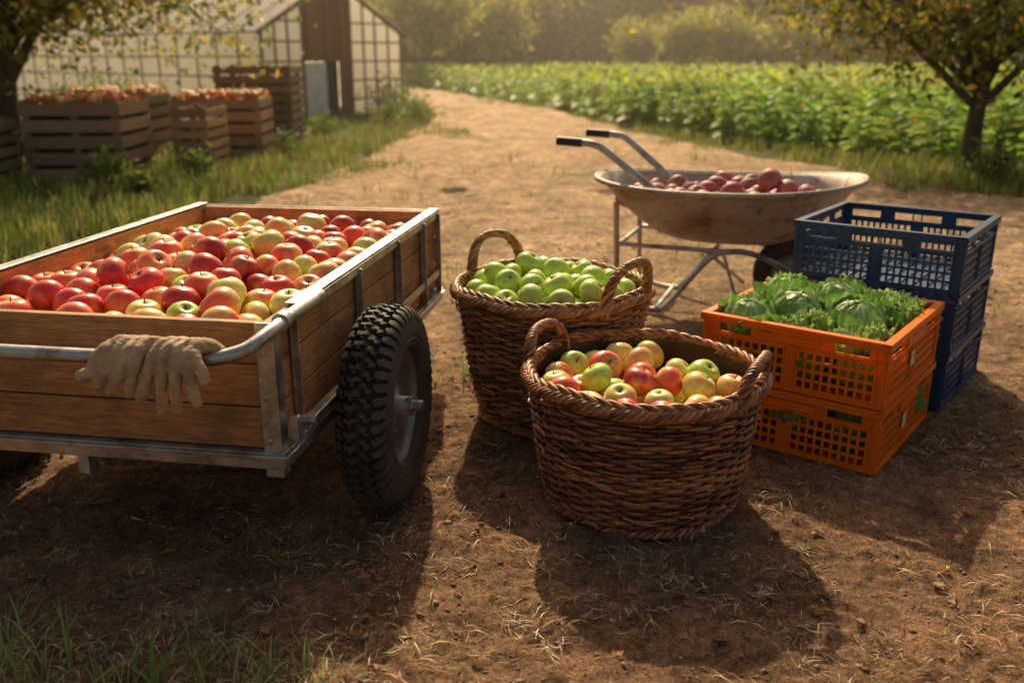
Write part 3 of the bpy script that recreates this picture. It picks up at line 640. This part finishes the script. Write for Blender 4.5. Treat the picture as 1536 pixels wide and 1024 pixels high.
# ------------------------------------------------------------ greenhouse
gh=empty('greenhouse',(-5.04,19.2,-.065),math.radians(51.5))
GW,GL,EV,RD=3.9,15,1.78,2.85; mb=MB(); fr=MB()
def quad(p): mb.add(np.array(p,float),[[0,1,2,3]],0)
quad([(0,0,0),(0,GL,0),(0,GL,EV),(0,0,EV)]); quad([(GW,0,0),(GW,GL,0),(GW,GL,EV),(GW,0,EV)])
quad([(0,0,EV),(0,GL,EV),(GW/2,GL,RD),(GW/2,0,RD)]); quad([(GW,0,EV),(GW,GL,EV),(GW/2,GL,RD),(GW/2,0,RD)])
slope=(RD-EV)/(GW/2); top=lambda x: EV+slope*min(x,GW-x)
for y0 in(0,GL):
    quad([(0,y0,0),(1.0,y0,0),(1.0,y0,top(1.0)),(0,y0,EV)]); quad([(2.4,y0,0),(GW,y0,0),(GW,y0,EV),(2.4,y0,top(2.4))])
quad([(1.0,GL,0),(2.4,GL,0),(2.4,GL,top(2.4)),(1,GL,top(1))])
mb.build('film_panels',[M['poly']],gh)
for y in np.arange(0,GL+.1,.75):
    for x in(-.012,GW+.012): fr.tube([(x,y,0),(x,y,EV)],.022,6)
    fr.tube([(-.012,y,EV+.02),(GW/2,y,RD+.03)],.010,6); fr.tube([(GW+.012,y,EV+.02),(GW/2,y,RD+.03)],.010,6)
for z in(.05,.45,.9,1.3,EV):
    for x in(-.02,GW+.02): fr.tube([(x,0,z),(x,GL,z)],.020,6)
fr.tube([(GW/2,-.1,RD+.035),(GW/2,GL,RD+.035)],.018,6)
for x in[0,.33,.66,2.75,3.1,3.5,GW]: fr.tube([(x,-.02,0),(x,-.02,top(x))],.026,6)
for z in(.05,.4,.8,1.2,1.6,2.0):
    for a,b in((0,1.0),(2.4,GW)):
        aa=max(a,(z-EV)/slope if z>EV else 0); b2=min(b,GW-((z-EV)/slope if z>EV else 0))
        if b2>aa: fr.tube([(aa,-.025,z),(b2,-.025,z)],.022,6)
fr.tube([(-.1,-.03,EV-.02),(GW/2,-.03,RD+.03)],.05,6); fr.tube([(GW+.1,-.03,EV-.02),(GW/2,-.03,RD+.03)],.05,6)
fr.build('frame_bars',[M['frame']],gh)
mb=MB()
for k in range(14):
    x=1.0+k*.1; z0=0 if x>2.0 else 1.2; zt=min(top(x),top(x+.1)); mb.bx(x,x+.094,-.04,-.005,z0,zt,0,rc())
mb.bx(1.02,1.60,-.07,-.03,.02,1.18,1); mb.bx(1.62,2.0,.02,.04,.0,1.2,2); mb.bx(.97,1.02,-.09,-.02,0,1.26,0); mb.bx(2.0,2.04,-.09,-.02,0,1.26,0); mb.bx(.97,2.04,-.09,-.042,1.2,1.26,0)  # near-black panel paints the shade of the open doorway
mb.build('door_and_boards',[M['brown'],M['door'],M['dark']],gh)
# ------------------------------------------------------------ crop field
fY=[9,10.9,12.9,17.3,22,30,36,46,60]; fX=[8,6.4,4.2,2.6,1.8,-.3,-2.4,-6,-12]
def plant(nl,seg):
    r0=np.random.default_rng(nl); V=[];F=[];C=[]
    for l in range(nl):
        az=l*2.4+r0.uniform(-.4,.4); f=l/nl; z0=.12+.55*f; ln=(.42-.2*f)*r0.uniform(.8,1.15); w=ln*.27; el=.25+1.0*f
        d=np.array([math.cos(az),math.sin(az),0]); p=np.array([-d[1],d[0],0]); b=len(V)
        cc=np.array([.19,.31,.04])*r0.uniform(.7,1.35)*np.array([r0.uniform(.85,1.3),1,1])
        for i,(t,ww) in enumerate([(0,.15),(.35,.9),(.7,.9),(1,.05)] if seg else [(0,.2),(.55,1.1),(1,.1)]):
            c=d*ln*(t*math.cos(el*.8))+np.array([0,0,z0+ln*(math.sin(el)*t-.55*t*t)])
            for s in(-1,0,1): V.append(c+p*s*w*ww+np.array([0,0,-.03*(s==0)])); C.append(cc*(1.0 if s else 1.2))
        k=4 if seg else 3
        for i in range(k-1):
            for s in(0,1): F.append([b+i*3+s,b+i*3+s+1,b+i*3+s+4,b+i*3+s+3])
    return np.array(V),np.array(F),np.array(C)
def scatter(mb,pl,pos,sc_,tint):
    V,F,C=pl; n=len(pos); a=rng.uniform(0,2*PI,n); c,s=np.cos(a)[:,None],np.sin(a)[:,None]
    X=(V[None,:,0]*c-V[None,:,1]*s)*sc_[:,None]+pos[:,0:1]; Y=(V[None,:,0]*s+V[None,:,1]*c)*sc_[:,None]+pos[:,1:2]; Z=V[None,:,2]*sc_[:,None]+pos[:,2:3]
    FF=(F[None]+np.arange(n)[:,None,None]*len(V)).reshape(-1,4); CC=(C[None]*tint[:,None,:]).reshape(-1,3)
    mb.add(np.stack([X,Y,Z],-1).reshape(-1,3),FF,0,CC,True)
near=[];far=[]
for k in range(0,68):
    y=9.0
    while y<56:
        x=np.interp(y,fY,fX)+k*1.0+random.gauss(0,.07); y+=random.uniform(.32,.48)*(1 if y<24 else 1.5)
        if x>.64*y+2: continue
        (near if y<19 else far).append((x,y,-.06))
near=np.array(near);far=np.array(far)
mb=MB(); scatter(mb,plant(28,True),near,rng.uniform(.8,1.2,len(near)),jcol((1,1,1),len(near),.25,.1))
scatter(mb,plant(13,False),far,rng.uniform(.95,1.3,len(far))*1.1,jcol((1.15,1.05,1),len(far),.3,.1))
mb.build('crop_field',[M['leaf']])
# ------------------------------------------------------------ trees
def tree(seed,trunk_h,tr,crown,nleaf,leaf,cols,nb=9,clump=.38):
    r0=random.Random(seed); mb=MB(); cx,cy,cz,ra,rb_=crown
    p=smoothpath([(0,0,-.05),(r0.uniform(-.05,.05),0,trunk_h*.4),(r0.uniform(-.1,.1),r0.uniform(-.1,.1),trunk_h)],5); mb.tube(p,np.linspace(tr*1.25,tr*.8,len(p)),9)
    tips=[]
    for b in range(nb):
        a=b*2*PI/nb+r0.uniform(-.3,.3); rr=r0.uniform(.45,.95); el=r0.uniform(-.45,.9)
        e=np.array([cx+ra*rr*math.cos(a)*math.cos(el),cy+ra*rr*math.sin(a)*math.cos(el),cz+rb_*.85*math.sin(el)])
        st=p[-1-r0.randint(0,3)]; m=(st+e)/2+np.array([r0.uniform(-.15,.15)*ra*.3,r0.uniform(-.1,.1)*ra,.12*ra]); q=smoothpath([st,m,e],6)
        mb.tube(q,np.linspace(tr*.55,tr*.10,len(q)),6)
        tips+= [q[i] for i in range(4,len(q))]
        for s in range(4):
            k=q[r0.randint(4,len(q)-1)]; e2=k+np.array([r0.gauss(0,1),r0.gauss(0,1),r0.gauss(.1,.7)])*ra*.30; mb.tube([k,(k+e2)/2+np.array([0,0,.04*ra]),e2],[tr*.16,tr*.1,tr*.04],5); tips+=[e2,(k+e2)/2]
    tips=np.array(tips); n=nleaf
    wgt=rng.uniform(.2,1.6,len(tips)); wgt/=wgt.sum(); idx=rng.choice(len(tips),n,p=wgt)
    C=tips[idx]+rng.normal(0,1,(n,3))*np.array([1,1,.7])*clump*ra*.42
    tint=rng.uniform(.7,1.3,len(tips))[idx][:,None]
    quads(mb,C,rng.uniform(.6,1.2,n)*leaf,.55,jcol(cols,n,.25,.1)*tint,mat=1)
    return mb
LC=[(.20,.22,.03),(.30,.28,.045),(.46,.34,.06),(.13,.17,.025)]
tree(3,1.15,.10,(-.2,0,2.30,2.5,1.30),10500,.060,LC,nb=12).build('tree',[M['bark'],M['leaf']],loc=(5.42,10.9,-.06))
tree(8,1.5,.13,(.6,-.2,2.35,2.5,1.35),12000,.060,LC,nb=13).build('tree',[M['bark'],M['leaf']],loc=(-6.05,11.3,-.06))
vars_=[tree(20+i,3.0,.22,(0,0,5.2,3.6,3.6),4200,.27,c,nb=12,clump=.6) for i,c in enumerate([[(.24,.25,.045),(.36,.32,.06),(.52,.40,.08)],[(.07,.105,.025),(.11,.14,.035)],[(.32,.34,.06),(.48,.44,.09)]])]
row=empty('distant_tree_row'); me=[]
def put(k,x,y,s,z=-.1):
    ob=bpy.data.objects.new('tree_in_row',me[k]); sc.collection.objects.link(ob); ob.parent=row; ob.location=(x,y,z); ob.rotation_euler=(0,0,random.random()*6); ob.scale=(s,s,s*random.uniform(.9,1.15))
for v in vars_:
    o=v.build('tree_mesh',[M['bark'],M['leaf']],row); me.append(o.data); bpy.data.objects.remove(o)
for y0,sp,ks,sl in((60,6.5,(0,2),(.75,1.05)),(70,5,(0,1,1),(1.0,1.4)),(80,4.5,(1,),(1.3,1.8)),(92,5,(1,),(1.8,2.3))):
    x=-y0*.72
    while x<y0*.75:
        s=random.uniform(*sl); X_=x+random.uniform(-1.5,1.5); Y_=y0+random.uniform(-3,3)
        put(random.choice(ks),X_,Y_,s); x+=sp*random.uniform(.7,1.2)
        if y0>60: put(random.choice((0,1,1)),X_+2.2,Y_+2,s*.75,-3.1*s*.75)
for x,y,s in((9,50,.42),(11.5,51,.5),(7,53,.4),(-4,46,.7),(-8,40,.6),(-13,44,.7),(-1,50,.55),(-16,36,.6),(24,52,.5),(-5.6,33,.35),(16,54,.45)): put(2,x,y,s)
mb=MB(); xs_=np.linspace(-220,220,60); yy_=np.array([98,104,112,125,150]); hz=np.array([-.2,5,11,17,24])
V=[(x,y,h+(1.5*noise.noise((x*.06,y*.1,0)) if h>0 else 0)) for x in xs_ for y,h in zip(yy_,hz)]
mb.grid(np.array(V),len(xs_),5); mb.build('hills',[M['hill']])
mb=MB()
for cx,cy,r,n in((-2.6,20.5,.6,700),(-1.9,19,.35,350),(-2.4,18,.3,260),(-4.6,16.5,.3,260),(-3.1,15.2,.25,240),(-4.1,9.3,.22,300),(-3.6,8.8,.16,200),(-5.0,8.4,.2,240),(-6.4,11,.7,800),(-3.0,12.5,.2,160),(-3.5,10.2,.18,220),(5.0,9.6,.25,260),(6.4,9.9,.35,320),(-6.5,14.5,.8,700)):
    C=np.array([cx,cy,r*.6])+rng.normal(0,1,(n,3))*np.array([r,r,r*.8])*.5; C[:,2]=np.abs(C[:,2])
    quads(mb,C,rng.uniform(.03,.065,n),.4,jcol([(.10,.16,.03),(.17,.23,.04),(.26,.28,.06)],n))
mb.build('shrubs',[M['leaf']])
# morning haze: a real homogeneous scattering volume over the fields
mb=MB(); mb.bx(-90,90,7.5,97,-.02,16); hm=bpy.data.materials.new('haze'); hm.use_nodes=True; N=hm.node_tree.nodes; N.remove(N['Principled BSDF'])
vs=N.new('ShaderNodeVolumeScatter'); vs.inputs['Density'].default_value=.0028; vs.inputs['Anisotropy'].default_value=.6; vs.inputs['Color'].default_value=(1,.92,.76,1); hm.node_tree.links.new(vs.outputs[0],N['Material Output'].inputs['Volume'])
mb.build('haze',[hm])
# ------------------------------------------------------------ light, world, camera
EL=math.radians(39); AZ=math.radians(-4)
w=bpy.data.worlds.new('World'); sc.world=w; w.use_nodes=True; nt=w.node_tree; bg=nt.nodes['Background']
sk=nt.nodes.new('ShaderNodeTexSky'); sk.sky_type='NISHITA'; sk.sun_disc=False; sk.sun_elevation=EL; sk.sun_rotation=AZ; sk.dust_density=5; sk.air_density=1.0; sk.ozone_density=.3
tn=nt.nodes.new('ShaderNodeVectorMath'); tn.operation='MULTIPLY'; tn.inputs[1].default_value=(1.12,.94,.72); nt.links.new(sk.outputs[0],tn.inputs[0])
nt.links.new(tn.outputs[0],bg.inputs[0]); bg.inputs[1].default_value=.115
sl=bpy.data.lights.new('sun','SUN'); sl.energy=5; sl.angle=math.radians(.8); sl.color=(1,.82,.52)
so=bpy.data.objects.new('sun',sl); sc.collection.objects.link(so)
d=Vector((math.sin(AZ)*math.cos(EL),math.cos(AZ)*math.cos(EL),math.sin(EL))); so.rotation_euler=(-d).to_track_quat('-Z','Y').to_euler(); so.location=(0,0,10)
cd=bpy.data.cameras.new('camera'); cam=bpy.data.objects.new('camera',cd); sc.collection.objects.link(cam); sc.camera=cam
cam.location=(0,0,1.25); cam.rotation_euler=(math.radians(90-17.4),0,0); cd.lens=32; cd.sensor_width=36; cd.clip_end=1500; cd.clip_start=.05
cd.dof.use_dof=True; cd.dof.focus_distance=2.45; cd.dof.aperture_fstop=2.2
sc.view_settings.view_transform='Standard'; sc.view_settings.look='None'; sc.view_settings.exposure=0
